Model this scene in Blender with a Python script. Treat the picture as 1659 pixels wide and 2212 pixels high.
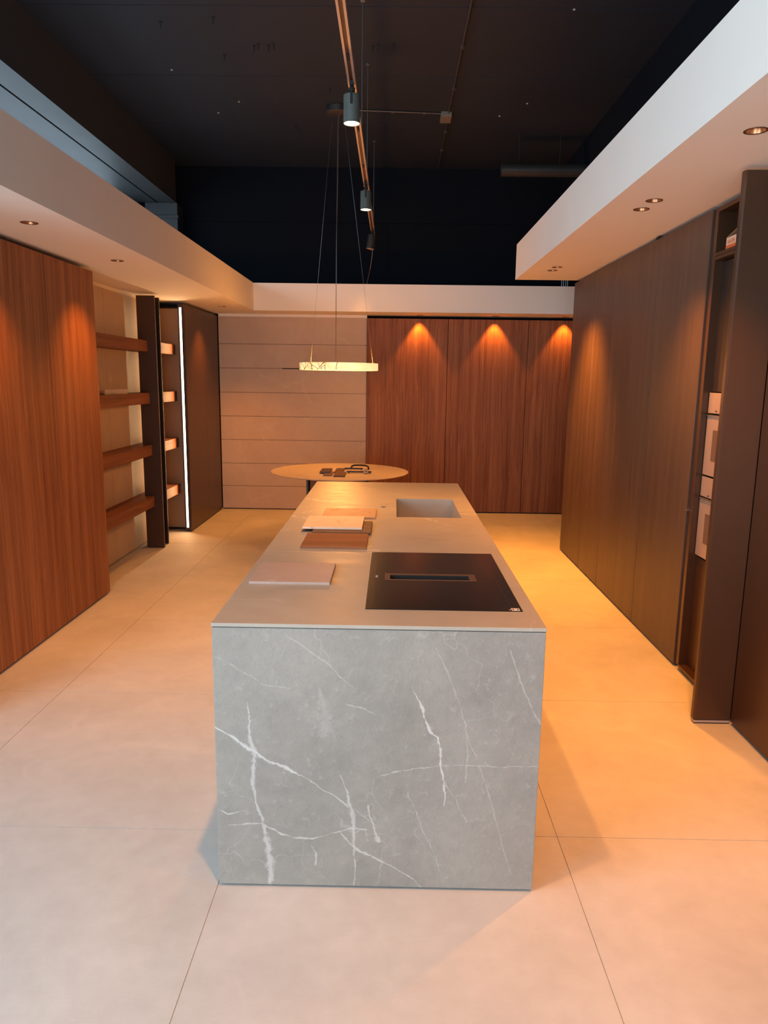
import bpy, bmesh, math, random
from mathutils import Vector, Matrix
random.seed(7)
for o in list(bpy.data.objects): bpy.data.objects.remove(o, do_unlink=True)
S = bpy.context.scene
COL = S.collection

# ------------------------------------------------------------------ camera
F_PX, PITCH, YAW, ROLL, CAM_H = 1569.94, 0.180549, -0.0106463, 0.0132211, 1.65576
fwd = Vector((math.sin(YAW)*math.cos(PITCH), math.cos(YAW)*math.cos(PITCH), -math.sin(PITCH)))
rgt = Vector((math.cos(YAW), -math.sin(YAW), 0)); up = rgt.cross(fwd)
r2 = rgt*math.cos(ROLL)+up*math.sin(ROLL); u2 = up*math.cos(ROLL)-rgt*math.sin(ROLL)
cd = bpy.data.cameras.new('camera'); cam = bpy.data.objects.new('camera', cd); COL.objects.link(cam)
m = Matrix((r2, u2, -fwd)).transposed().to_4x4(); m.translation = (0, 0, CAM_H); cam.matrix_world = m
cd.sensor_fit = 'VERTICAL'; cd.sensor_height = 36; cd.lens = F_PX/2212*36; cd.clip_start = .05; cd.clip_end = 100
S.camera = cam

# ------------------------------------------------------------------ world, daylight, exposure
S.view_settings.view_transform = 'Standard'; S.view_settings.look = 'None'
S.view_settings.gamma = 1; S.view_settings.use_curve_mapping = False
S.view_settings.exposure = 0.0
w = bpy.data.worlds.new('overcast_sky'); S.world = w; w.use_nodes = True
w.node_tree.nodes['Background'].inputs[0].default_value = (.62, .78, 1, 1)
w.node_tree.nodes['Background'].inputs[1].default_value = .6
def area_light(name, loc, target, sx, sy, power, color):
    l = bpy.data.lights.new(name, 'AREA'); l.shape = 'RECTANGLE'; l.size = sx; l.size_y = sy
    l.energy = power; l.color = color
    o = bpy.data.objects.new(name, l); COL.objects.link(o); o.location = loc
    o.rotation_euler = (Vector(target)-Vector(loc)).to_track_quat('-Z', 'Y').to_euler()
    return o
DAY = (.66, .86, 1.0)
area_light('daylight_left_window', (-3.22, -.1, 2.0), (0, .2, 1.8), 3.2, 2.8, 200, DAY)
area_light('daylight_clerestory', (-3.22, 5.9, 3.24), (0, 5.9, 3.1), 5.6, .7, 23, DAY)
area_light('daylight_front_window', (-.7, -2.92, 2.3), (-.7, 0, 2.3), 3.2, 3.0, 60, DAY)
area_light('soffit_fill_front', (-.7, -2.90, .9), (-.7, 1.0, 3.4), 3.2, 1.4, 90, (.93, .97, 1))  # added fill light, aimed upwards to brighten the bulkhead undersides

WARM = (1.0, .325, .035)
# ------------------------------------------------------------------ materials
def srgb(r, g, b):
    f = lambda c: ((c/255+.055)/1.055)**2.4 if c/255 > .04045 else c/255/12.92
    return (f(r), f(g), f(b), 1)
class NT:
    def __init__(s, name):
        s.m = bpy.data.materials.new(name); s.m.use_nodes = True; s.t = s.m.node_tree
        s.b = s.t.nodes['Principled BSDF']
    def n(s, t, ins=None, **kw):
        n = s.t.nodes.new(t)
        for k, v in kw.items(): setattr(n, k, v)
        for k, v in (ins or {}).items():
            if isinstance(v, bpy.types.NodeSocket): s.t.links.new(v, n.inputs[k])
            else: n.inputs[k].default_value = v
        return n
    def math(s, op, a, b=0.0, c=0.0, clamp=False):
        return s.n('ShaderNodeMath', {0: a, 1: b, 2: c}, operation=op, use_clamp=clamp).outputs[0]
    def mix(s, f, a, b):
        return s.n('ShaderNodeMix', {0: f, 6: a, 7: b}, data_type='RGBA').outputs[2]
    def ramp(s, f, stops):
        n = s.n('ShaderNodeValToRGB', {0: f}); r = n.color_ramp
        while len(r.elements) < len(stops): r.elements.new(.5)
        for e, (p, c) in zip(r.elements, stops): e.position = p; e.color = c if len(c) == 4 else (*c, 1)
        return n.outputs[0]
    def pos(s): return s.n('ShaderNodeNewGeometry').outputs['Position']
    def scale(s, v, sc): return s.n('ShaderNodeVectorMath', {0: v, 1: sc}, operation='MULTIPLY').outputs[0]
    def noise(s, v, sc, det=3, rough=.5, dist=0):
        return s.n('ShaderNodeTexNoise', {'Vector': v, 'Scale': sc, 'Detail': det, 'Roughness': rough, 'Distortion': dist}).outputs[0]
    def mr(s, v, a, b, c=0.0, d=1.0):
        return s.n('ShaderNodeMapRange', {0: v, 1: a, 2: b, 3: c, 4: d}).outputs[0]
    def set(s, **kw):
        for k, v in kw.items():
            k = k.replace('_', ' ')
            if isinstance(v, bpy.types.NodeSocket): s.t.links.new(v, s.b.inputs[k])
            else: s.b.inputs[k].default_value = v
    def bump(s, h, st, dist=.002):
        s.set(Normal=s.n('ShaderNodeBump', {'Height': h, 'Strength': st, 'Distance': dist}).outputs[0])

def plain(name, c, rough=.5, metal=0.0, noise=.06, nscale=12, bump=0.0, spec=.5):
    t = NT(name); p = t.pos()
    f = t.noise(p, nscale, 3)
    a = tuple(x*(1-noise) for x in c[:3])+(1,); b = tuple(min(1, x*(1+noise)) for x in c[:3])+(1,)
    t.set(Base_Color=t.mix(f, a, b), Metallic=metal, Specular_IOR_Level=spec)
    t.set(Roughness=t.mr(f, 0, 1, rough*.92, min(1, rough*1.08)))
    if bump: t.bump(t.noise(p, nscale*12, 4), bump)
    return t.m

def wood(name, dark, mid, light, axis='z', rough=.46, freq=1.0, spec=.22):
    t = NT(name); p = t.pos()
    rnd = t.n('ShaderNodeObjectInfo').outputs['Random']
    off = t.n('ShaderNodeCombineXYZ', {0: t.math('MULTIPLY', rnd, 7.0), 1: t.math('MULTIPLY', rnd, 5.0), 2: t.math('MULTIPLY', rnd, 9.0)}).outputs[0]
    p = t.n('ShaderNodeVectorMath', {0: p, 1: off}, operation='ADD').outputs[0]
    def st(a, l): return {'z': (a, a, l), 'y': (a, l, a), 'x': (l, a, a)}[axis]
    wob = t.noise(t.scale(p, st(1.2, .7)), 1, 2)
    wv = t.n('ShaderNodeCombineXYZ', {0: t.math('MULTIPLY', wob, .10), 1: t.math('MULTIPLY', wob, .10), 2: t.math('MULTIPLY', wob, .10)}).outputs[0]
    q = t.n('ShaderNodeVectorMath', {0: p, 1: wv}, operation='ADD').outputs[0]
    n1 = t.noise(t.scale(q, st(16*freq, .35)), 1, 3, .6)
    n2 = t.noise(t.scale(q, st(75*freq, .8)), 1, 3, .65)
    n3 = t.noise(t.scale(q, st(330, 5)), 1, 2, .6)
    f = t.math('ADD', t.math('MULTIPLY', n1, .45), t.math('ADD', t.math('MULTIPLY', n2, .38), t.math('MULTIPLY', n3, .17)))
    t.set(Base_Color=t.ramp(f, [(.36, dark), (.5, mid), (.64, light)]), Roughness=t.mr(n2, .2, .8, rough, rough+.14), Specular_IOR_Level=spec)
    t.bump(t.math('ADD', n3, n2), .15, .001)
    return t.m

def stone(name, a, b, veinc, vscale=.9, vamt=.35, rough=.5, bump=.25, bscale=60, mott=1.5, stretch=(1, 1, 1), vwidth=.012):
    t = NT(name); p = t.scale(t.pos(), stretch)
    n1 = t.noise(p, mott, 5, .6, .4); n2 = t.noise(p, mott*7, 4, .6)
    f = t.math('ADD', t.math('MULTIPLY', n1, .7), t.math('MULTIPLY', n2, .3))
    base = t.mix(t.mr(f, .35, .65), a, b)
    dn = t.n('ShaderNodeTexNoise', {'Vector': p, 'Scale': 2.2, 'Detail': 4.0, 'Roughness': .6}).outputs[1]
    d2 = t.n('ShaderNodeVectorMath', {0: dn, 1: (.45, .45, .45)}, operation='MULTIPLY').outputs[0]
    q = t.n('ShaderNodeVectorMath', {0: p, 1: d2}, operation='ADD').outputs[0]
    v = t.n('ShaderNodeTexVoronoi', {'Vector': q, 'Scale': vscale}, feature='DISTANCE_TO_EDGE').outputs['Distance']
    vm = t.mr(v, 0, vwidth, 1, 0)
    msk = t.mr(t.noise(p, mott*1.1, 2), .48, .62)
    vm = t.math('MULTIPLY', t.math('MULTIPLY', vm, msk), vamt)
    col = t.mix(vm, base, veinc)
    t.set(Base_Color=col, Roughness=t.mr(n2, .3, .7, rough-.05, rough+.08), Specular_IOR_Level=.4)
    t.bump(t.math('ADD', t.noise(p, bscale, 5, .65), t.math('MULTIPLY', n2, 1.2)), bump, .002)
    return t, col, p

M = {}
M['floor'] = stone('floor_porcelain', srgb(190, 186, 180), srgb(207, 203, 197), srgb(222, 216, 208), .5, .25, .62, .2, 50, 2.0)[0].m
M['grout'] = plain('tile_grout', srgb(206, 200, 190), .8)
M['worktop'] = stone('worktop_stone', srgb(164, 156, 144), srgb(180, 172, 159), srgb(226, 217, 203), 1.6, .75, .40, .25, 55, 1.6, (.7, 1.3, 1))[0].m
M['plank_stone'] = stone('wall_plank_stone', srgb(190, 165, 143), srgb(202, 180, 157), srgb(226, 206, 186), .8, .28, .5, .15, 50, 2.0)[0].m
M['table_stone'] = stone('table_stone', srgb(196, 176, 156), srgb(208, 190, 170), srgb(235, 220, 200), 1.2, .5, .42, .1, 50, 2)[0].m
M['sample_pink'] = stone('rosy_stone', srgb(178, 156, 146), srgb(190, 169, 158), srgb(218, 200, 190), 5, .6, .5, .25, 60, 4)[0].m
M['sample_marble'] = stone('brown_veined_marble', srgb(176, 142, 118), srgb(192, 158, 134), srgb(96, 60, 42), 9, .95, .5, .08, 50, 8, vwidth=.05)[0].m
M['sample_cream'] = stone('cream_marble', srgb(228, 196, 168), srgb(238, 210, 184), srgb(196, 136, 98), 6, .8, .55, .03, 50, 6, vwidth=.03)[0].m

# the island's front slab: the veins that the photograph shows, as curves f(t) with a width
def front_material():
    t, col, p = stone('island_stone', srgb(142, 138, 131), srgb(163, 158, 149), srgb(190, 188, 183), 3.4, .35, .6, .3, 34, 2.6, vwidth=.008)
    sep = t.n('ShaderNodeSeparateXYZ', {0: t.pos()})
    nx = t.n('ShaderNodeTexNoise', {'Vector': t.pos(), 'Scale': 14.0, 'Detail': 5.0, 'Roughness': .65}).outputs[1]
    ns = t.n('ShaderNodeSeparateXYZ', {0: nx})
    X = t.math('ADD', t.math('MULTIPLY', t.math('ADD', sep.outputs[0], .5525), 1/1.0352), t.mr(ns.outputs[0], 0, 1, -.013, .013))
    Z = t.math('ADD', t.math('MULTIPLY', sep.outputs[2], 1/.9), t.mr(ns.outputs[1], 0, 1, -.013, .013))
    ragged = t.mr(t.noise(t.pos(), 30, 5, .75), .38, .6, .12, 1.15)
    V = [ # axis the curve runs along, points (x, z), half widths along it, strength
     ('x', [(0, .63), (.049, .59), (.103, .547), (.165, .502), (.223, .472), (.274, .446)], [.003, .006, .010, .006, .009, .002], .8),
     ('x', [(.274, .446), (.318, .404), (.369, .369), (.407, .332)], [.002, .003, .003, .004], .6),
     ('z', [(.104, .717), (.112, .601), (.121, .529), (.115, .4), (.125, .336), (.149, .242), (.16, .157), (.168, .089), (.162, .007)], [.002, .006, .010, .006, .006, .008, .012, .014, .012], .6),
     ('z', [(.388, .448), (.41, .389), (.418, .333), (.426, .291), (.431, .239), (.432, .009)], [.002, .004, .008, .010, .006, .0018], .55),
     ('x', [(.041, .249), (.097, .25), (.139, .256), (.175, .233), (.235, .201), (.303, .198), (.347, .213), (.422, .243), (.467, .24)], [.002, .003, .004, .004, .004, .003, .002, .004, .002], .65),
     ('x', [(.385, .224), (.415, .182), (.456, .147), (.542, .099), (.619, .043), (.65, .004)], [.003, .006, .007, .003, .0025, .002], .65),
     ('z', [(.61, .772), (.636, .711), (.659, .627), (.682, .604), (.699, .497), (.713, .423), (.713, .34)], [.001, .006, .007, .003, .005, .004, .001], .85),
     ('x', [(.51, .453), (.59, .474), (.677, .494), (.75, .5), (.859, .494), (.994, .499)], [.003, .003, .002, .002, .002, .002], .45),
     ('z', [(.674, .93), (.727, .801), (.77, .652), (.782, .526), (.773, .434)], [.003]*5, .28),
     ('z', [(.894, .926), (.95, .762), (.997, .657)], [.003]*3, .35),
     ('z', [(.699, .488), (.723, .406), (.754, .35), (.785, .277)], [.002]*4, .4),
     ('z', [(.473, .334), (.488, .26), (.506, .192)], [.002, .004, .008], .6),
     ('x', [(.227, .968), (.277, .93), (.319, .892), (.348, .871), (.405, .802), (.434, .777)], [.003, .004, .006, .006, .002, .001], .3),
     ('x', [(.009, .89), (.062, .861), (.104, .822), (.154, .789), (.233, .777)], [.0015, .003, .0025, .002, .001], .35),
     ('x', [(0, .313), (.035, .291), (.087, .307)], [.003, .004, .001], .6),
     ('z', [(.295, .169), (.312, .141), (.31, .093)], [.003, .004, .003], .55),
     ('z', [(.598, .384), (.645, .244), (.692, .131), (.705, .074)], [.002]*4, .35),
     ('z', [(.775, .616), (.815, .499), (.865, .326), (.927, .07)], [.002]*4, .3),
     ('x', [(.405, .719), (.449, .707), (.492, .686)], [.003, .004, .002], .35),
     ('x', [(.414, .333), (.452, .297), (.496, .26)], [.004, .003, .002], .4),
     ('z', [(.325, .78), (.335, .72), (.345, .64), (.34, .60)], [.004, .02, .028, .030], .16),
    ]
    total = None
    for ax, pts, wd, st in V:
        i, j = (0, 1) if ax == 'x' else (1, 0)
        run, off = (X, Z) if ax == 'x' else (Z, X)
        ps = sorted([(q[i], q[j], wv) for q, wv in zip(pts, wd)])
        fc = t.n('ShaderNodeFloatCurve', {0: 1.0, 1: run}); c = fc.mapping.curves[0]
        wc = t.n('ShaderNodeFloatCurve', {0: 1.0, 1: run}); d = wc.mapping.curves[0]
        def fill(c, pp):
            c.points[0].location = pp[0]; c.points[1].location = pp[-1]
            for q in pp[1:-1]: c.points.new(*q)
            for k in c.points: k.handle_type = 'VECTOR'
        fill(c, [(q[0], q[1]) for q in ps])
        a, b = ps[0][0], ps[-1][0]
        fill(d, [(a-.006, 0)]+[(q[0], q[2]*20) for q in ps]+[(b+.006, 0)])
        fc.mapping.update(); wc.mapping.update()
        width = t.math('MAXIMUM', t.math('MULTIPLY', t.math('MULTIPLY', wc.outputs[0], ragged), .05), .00001)
        dist = t.math('ABSOLUTE', t.math('SUBTRACT', off, fc.outputs[0]))
        s_ = t.math('SUBTRACT', 1.35, t.math('DIVIDE', dist, width), clamp=True)
        on_ = t.math('GREATER_THAN', wc.outputs[0], .002)
        s_ = t.math('MULTIPLY', t.math('MULTIPLY', s_, on_), st)
        total = s_ if total is None else t.math('MAXIMUM', total, s_)
    pit = t.noise(t.pos(), 34, 7, .74, .15); fine = t.noise(t.pos(), 170, 4, .7)
    speck = t.math('MULTIPLY', t.mr(pit, .56, .68), .30)
    col = t.mix(speck, col, srgb(186, 184, 180))
    t.set(Base_Color=t.mix(total, col, srgb(210, 207, 203)))
    t.bump(t.math('ADD', t.math('MULTIPLY', t.mr(pit, .35, .65), 1.0), t.math('MULTIPLY', fine, .45)), .45, .0035)
    return t.m
M['island'] = front_material()

WD, WM, WL = srgb(112, 66, 44), srgb(146, 92, 62), srgb(172, 116, 80)
M['walnut'] = wood('walnut_veneer', WD, WM, WL)
M['walnut_y'] = wood('walnut_shelf', srgb(104, 62, 42), srgb(132, 82, 56), srgb(150, 98, 68), 'y')
M['walnut_x'] = wood('walnut_sample', srgb(112, 70, 48), srgb(142, 92, 62), srgb(164, 112, 78), 'x', .6)
M['smoked'] = wood('smoked_walnut_veneer', srgb(72, 55, 46), srgb(84, 65, 55), srgb(95, 75, 63), 'z', .36, .6, .5)
M['smoked_x'] = wood('smoked_sample', srgb(84, 62, 50), srgb(102, 76, 60), srgb(116, 88, 70), 'x')
M['bronze'] = plain('bronze_lacquer', srgb(82, 56, 39), .34, .35, .04, 30, .05)
M['bronze_dark'] = plain('dark_bronze_metal', srgb(62, 50, 43), .38, .4, .05, 20)
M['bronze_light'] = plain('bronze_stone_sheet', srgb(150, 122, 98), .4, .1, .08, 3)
M['black'] = plain('black_and_gap_shade', (.012, .012, .012, 1), .8)  # own black of small fittings; also shade painted into gaps and recesses
M['ceiling'] = plain('black_painted_concrete', (.013, .018, .030, 1), .72, 0, .25, 1.6, .35)
M['black_wall'] = plain('black_painted_wall', (.005, .007, .012, 1), .9, 0, .2, 1.6, .2, .15)
M['beam'] = plain('black_painted_steel', (.05, .052, .056, 1), .5, 0, .1, 4)
M['plaster'] = plain('white_plaster', srgb(246, 239, 230), .8, 0, .02, 3, .03)
M['glass_black'] = plain('black_ceramic_glass', (.006, .005, .005, 1), .24, 0, 0, 5, 0, .35)
M['slot'] = plain('anthracite_metal', (.08, .07, .065, 1), .35, .5)
M['white_print'] = plain('white_print', srgb(225, 220, 215), .6)
M['red_print'] = plain('red_print', srgb(170, 30, 30), .6)
M['grey_metal'] = plain('brushed_grey_metal', srgb(120, 118, 114), .35, .8)
M['head'] = plain('grey_green_lamp_paint', srgb(92, 98, 94), .45, .2)
M['head_dark'] = plain('dark_lamp_paint', srgb(52, 52, 52), .45, .2)
M['track'] = plain('anodised_aluminium', srgb(190, 170, 160), .45, .4)
M['track_groove'] = plain('track_groove', srgb(90, 62, 48), .5, .3)
M['steel'] = plain('steel_rod', srgb(170, 172, 172), .3, .9)
M['conduit'] = plain('dull_zinc', srgb(96, 88, 84), .45, .7)
M['jbox'] = plain('grey_plastic', srgb(120, 108, 98), .6)
M['reflector'] = plain('copper_reflector', srgb(196, 140, 100), .3, .8)
M['rim'] = plain('lamp_rim', srgb(120, 84, 60), .4, .6)
M['oven'] = plain('champagne_oven_glass', srgb(186, 160, 140), .24, .25, .03, 6)
M['oven_window'] = plain('dark_oven_window', srgb(120, 98, 84), .12, .2)
M['card'] = plain('orange_box_card', srgb(214, 96, 44), .7)
M['card_brown'] = plain('kraft_card', srgb(176, 138, 100), .8)
M['card_pale'] = plain('pale_card_print', srgb(222, 182, 150), .7)
M['brass'] = plain('aged_brass', srgb(190, 150, 96), .3, .7)
M['soap'] = plain('pale_ceramic', srgb(216, 190, 160), .5)
M['leather'] = plain('brown_lacquer_sample', srgb(112, 76, 58), .4)
M['cable'] = plain('pale_cable', srgb(150, 120, 100), .5)
M['plug'] = plain('white_speck', srgb(190, 190, 185), .7)
M['vent'] = plain('vent_frame_metal', srgb(104, 84, 72), .35, .3)
M['duct'] = plain('black_duct', (.045, .042, .04, 1), .45, .3)
def emit(name, c, s):
    t = NT(name); t.set(Base_Color=(*c, 1), Emission_Color=(*c, 1), Emission_Strength=s); return t.m
M['lens'] = emit('lit_lens', (1, .80, .52), 10)
M['lens_dim'] = emit('lit_downlight_lens', (1, .62, .32), 2.2)
M['lens_off'] = plain('unlit_lens', srgb(190, 170, 150), .3)
M['led'] = emit('led_strip', (1, .86, .62), 9)
def alabaster():
    t = NT('lit_alabaster'); p = t.pos()
    dn = t.n('ShaderNodeTexNoise', {'Vector': p, 'Scale': 7.0, 'Detail': 3.0}).outputs[1]
    q = t.n('ShaderNodeVectorMath', {0: p, 1: t.n('ShaderNodeVectorMath', {0: dn, 1: (.09, .09, .09)}, operation='MULTIPLY').outputs[0]}, operation='ADD').outputs[0]
    v = t.n('ShaderNodeTexVoronoi', {'Vector': q, 'Scale': 9.8}, feature='DISTANCE_TO_EDGE').outputs['Distance']
    sx = t.n('ShaderNodeSeparateXYZ', {0: p}).outputs[0]
    mask = t.mr(sx, -.50, -.47, 1, 0)
    vein = t.math('MULTIPLY', t.mr(v, .012, .034, 1, 0), mask)
    tone = t.mix(t.mr(t.noise(p, 9, 3), .35, .7), (1, .93, .48, 1), (1, .62, .24, 1))
    c = t.mix(vein, tone, (.25, .075, .02, 1))
    t.set(Base_Color=c, Emission_Color=c, Emission_Strength=.85, Roughness=.4); return t.m
M['alabaster'] = alabaster()
t = NT('window_glass'); t.set(Base_Color=(1, 1, 1, 1), Roughness=0.0, Transmission_Weight=1.0, IOR=1.0, Alpha=.15); M['pane'] = t.m

# ------------------------------------------------------------------ builders
def bm_box(bm, x0, x1, y0, y1, z0, z1):
    vs = [bm.verts.new(p) for p in [(x0, y0, z0), (x1, y0, z0), (x1, y1, z0), (x0, y1, z0), (x0, y0, z1), (x1, y0, z1), (x1, y1, z1), (x0, y1, z1)]]
    for f in [(3, 2, 1, 0), (4, 5, 6, 7), (0, 1, 5, 4), (1, 2, 6, 5), (2, 3, 7, 6), (3, 0, 4, 7)]: bm.faces.new([vs[i] for i in f])
def bm_tube(bm, pts, r, seg=12, caps=True):
    pts = [Vector(p) for p in pts]; rings = []
    for i, p in enumerate(pts):
        d = (pts[min(i+1, len(pts)-1)]-pts[max(i-1, 0)]).normalized()
        a = d.cross(Vector((0, 0, 1)) if abs(d.z) < .9 else Vector((1, 0, 0))).normalized(); b = d.cross(a)
        rr = r[i] if isinstance(r, (list, tuple)) else r
        rings.append([bm.verts.new(p+(a*math.cos(2*math.pi*k/seg)+b*math.sin(2*math.pi*k/seg))*rr) for k in range(seg)])
    for A, B in zip(rings, rings[1:]):
        for k in range(seg): bm.faces.new((A[k], A[(k+1) % seg], B[(k+1) % seg], B[k]))
    if caps: bm.faces.new(rings[0][::-1]); bm.faces.new(rings[-1])
def bm_lathe(bm, prof, c, seg=48, axis=None, closed=True):
    """prof: list of (r, h); revolve about axis through c"""
    ax = Vector(axis or (0, 0, 1)).normalized()
    a = ax.cross(Vector((1, 0, 0)) if abs(ax.x) < .9 else Vector((0, 1, 0))).normalized(); b = ax.cross(a); c = Vector(c)
    rings = []
    for r, h in prof:
        if r < 1e-6: rings.append([bm.verts.new(c+ax*h)])
        else: rings.append([bm.verts.new(c+ax*h+(a*math.cos(2*math.pi*k/seg)+b*math.sin(2*math.pi*k/seg))*r) for k in range(seg)])
    prs = list(zip(rings, rings[1:]))
    if closed: prs.append((rings[-1], rings[0]))
    for A, B in prs:
        for k in range(seg):
            k2 = (k+1) % seg
            if len(A) == 1 and len(B) == 1: break
            if len(A) == 1: bm.faces.new((A[0], B[k2], B[k]))
            elif len(B) == 1: bm.faces.new((A[k], A[k2], B[0]))
            else: bm.faces.new((A[k], A[k2], B[k2], B[k]))
def obj(name, bm, mat, parent=None, bevel=0, smooth=False, **props):
    if bevel:
        bmesh.ops.bevel(bm, geom=list(bm.edges), offset=bevel, segments=2, affect='EDGES', profile=.5)
    bmesh.ops.recalc_face_normals(bm, faces=bm.faces)
    off = Vector((0, 0, 0))
    if parent is not None:
        off = parent.location.copy()
        if parent.parent is not None: off += parent.parent.location
    else:
        xs = [v.co for v in bm.verts]
        off = Vector(((min(v.x for v in xs)+max(v.x for v in xs))/2, (min(v.y for v in xs)+max(v.y for v in xs))/2, min(v.z for v in xs)))
    bmesh.ops.translate(bm, verts=bm.verts, vec=-off)
    me = bpy.data.meshes.new(name); bm.to_mesh(me); bm.free()
    me.materials.append(M[mat] if isinstance(mat, str) else mat)
    if smooth:
        for p in me.polygons: p.use_smooth = True
        try: me.set_sharp_from_angle(angle=math.radians(35))
        except Exception: pass
    o = bpy.data.objects.new(name, me); COL.objects.link(o)
    if parent is not None: o.parent = parent
    else: o.location = off
    for k, v in props.items(): o[k] = v
    return o
def box(name, x0, x1, y0, y1, z0, z1, mat, parent=None, bevel=0, **kw):
    bm = bmesh.new(); bm_box(bm, x0, x1, y0, y1, z0, z1); return obj(name, bm, mat, parent, bevel, **kw)
def tube(name, pts, r, mat, parent=None, seg=12, **kw):
    bm = bmesh.new(); bm_tube(bm, pts, r, seg); return obj(name, bm, mat, parent, smooth=True, **kw)
def lathe(name, prof, c, mat, parent=None, seg=48, axis=None, **kw):
    bm = bmesh.new(); bm_lathe(bm, prof, c, seg, axis); return obj(name, bm, mat, parent, smooth=True, **kw)
def thing(name, loc, label, cat, group=None):
    o = bpy.data.objects.new(name, None); COL.objects.link(o); o.location = loc; o.empty_display_size = .1
    o['label'] = label; o['category'] = cat
    if group: o['group'] = group
    return o
def tag(o, label, cat, group=None):
    o['label'] = label; o['category'] = cat
    if group: o['group'] = group
    return o
def struct(o): o['kind'] = 'structure'; return o
def cut(o, cutters):
    """cut real holes into a mesh, then throw the cutters away"""
    objs = []; bpy.context.view_layer.update(); mw = o.matrix_world.copy()
    for bm in cutters:
        bmesh.ops.recalc_face_normals(bm, faces=bm.faces)
        me = bpy.data.meshes.new('cutter'); bm.to_mesh(me); bm.free()
        c = bpy.data.objects.new('cutter', me); COL.objects.link(c); objs.append(c); c.matrix_world = mw
        md = o.modifiers.new('cut', 'BOOLEAN'); md.object = c; md.operation = 'DIFFERENCE'; md.solver = 'EXACT'
    bpy.context.view_layer.update()
    dg = bpy.context.evaluated_depsgraph_get()
    me = bpy.data.meshes.new_from_object(o.evaluated_get(dg)); me.name = o.name
    o.modifiers.clear(); o.data = me
    for c in objs: bpy.data.objects.remove(c, do_unlink=True)
def cbox(*a):
    bm = bmesh.new(); bm_box(bm, *a); return bm
def ccyl(c, r, h, seg=40):
    bm = bmesh.new(); bm_lathe(bm, [(0, 0), (r, 0), (r, h), (0, h)], c, seg, closed=False); return bm

# ------------------------------------------------------------------ room shell
XL0, XR0, YF, YB0, ZC = -3.3, 2.36, -3.0, 9.25, 4.13
floor = struct(box('floor', XL0, XR0, YF, YB0, -.06, -.0035, 'grout'))
TX = [-3.3, -2.925, -1.741, -.557, .630, 1.814, 2.36]
TY = [-3.0, -2.27, -1.093, .085, 1.261, 2.437, 3.608, 4.782, 5.958, 7.134, 8.31, 9.25]
for i in range(len(TX)-1):
    for j in range(len(TY)-1):
        g = .0013
        box('tile', TX[i]+g, TX[i+1]-g, TY[j]+g, TY[j+1]-g, -.0035, 0, 'floor', floor)
ceiling = struct(box('ceiling', XL0, XR0, YF, YB0, ZC+.02, ZC+.12, 'ceiling'))
CY = [-3.0, -1.55, -.38, .78, 1.95, 3.11, 4.28, 5.44, 6.60, 7.76, 9.25]
for j in range(len(CY)-1):
    box('ceiling_panel', XL0, XR0, CY[j]+.004, CY[j+1]-.004, ZC, ZC+.02, 'ceiling', ceiling, .001)
def T_hook(x, y):
    bm = bmesh.new(); bm_tube(bm, [(x, y, ZC), (x, y, ZC-.045)], .004, 6); bm_box(bm, x-.012, x+.012, y-.003, y+.003, ZC-.006, ZC)
    obj('screw_hook', bm, 'black', ceiling)
for x, y in [(-1.094, 6.034), (-1.058, 6.01), (-.985, 6.031), (-.938, 6.0), (-.196, 6.032), (-.154, 6.0), (-.036, 5.983), (-1.014, 7.782), (-1.003, 7.835), (-.981, 7.917), (-.127, 7.784), (-1.689, 5.667), (-.592, 6.839), (-1.3, 5.6), (-1.36, 6.2)]:
    T_hook(x, y)
for x, y in [(-1.856, 6.484), (-1.703, 7.456), (1.171, 7.149), (.967, 7.472), (1.181, 5.45), (-1.448, 7.169)]:
    lathe('ceiling_plug', [(0, 0), (.009, 0), (.009, .005), (0, .006)], (x, y, ZC-.006), 'plug', ceiling, 10)
wb = struct(box('wall_back', XL0, XR0, YB0, YB0+.1, -.06, ZC+.12, 'black_wall'))
box('wall_board', XL0, XR0, YB0-.012, YB0, 3.507, ZC, 'black_wall', wb)
box('wall_board', XL0, -.1, YB0-.012, YB0, 2.75, 3.50, 'black_wall', wb)
box('wall_board', -.095, XR0, YB0-.012, YB0, 2.75, 3.50, 'black_wall', wb)
struct(box('wall_right', XR0, XR0+.1, YF-.1, YB0+.1, -.06, ZC+.12, 'black_wall'))
wl = struct(box('wall_left', XL0-.1, XL0, YF-.1, YB0+.1, -.06, ZC+.12, 'black_wall'))
ym = (YF+YB0)/2
cut(wl, [cbox(-.3, .3, -2.6-ym, 2.55-ym, .16, 3.9), cbox(-.3, .3, 3.0-ym, 8.8-ym, 2.94, 3.68)])
wf = struct(box('wall_front', XL0, XR0, YF-.1, YF, -.06, ZC+.12, 'black_wall'))
cut(wf, [cbox(-2.9-(XL0+XR0)/2, 1.6-(XL0+XR0)/2, -.3, .3, .16, 3.9)])
def window(n, a0, a1, z0, z1, side):
    bm = bmesh.new(); k = .05
    def B(u0, u1, w0, w1):
        if side == 'left': bm_box(bm, XL0-.08, XL0-.03, u0, u1, w0, w1)
        else: bm_box(bm, u0, u1, YF-.08, YF-.03, w0, w1)
    B(a0, a0+k, z0, z1); B(a1-k, a1, z0, z1); B(a0+k, a1-k, z0, z0+k); B(a0+k, a1-k, z1-k, z1)
    mid = (a0+a1)/2; B(mid-k/2, mid+k/2, z0+k, z1-k)
    wo = struct(obj('window_%d' % n, bm, 'bronze_dark'))
    for u0, u1 in ((a0+k, mid-k/2), (mid+k/2, a1-k)):
        if side == 'left': box('pane', XL0-.058, XL0-.052, u0, u1, z0+k, z1-k, 'pane', wo)
        else: box('pane', u0, u1, YF-.058, YF-.052, z0+k, z1-k, 'pane', wo)
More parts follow.
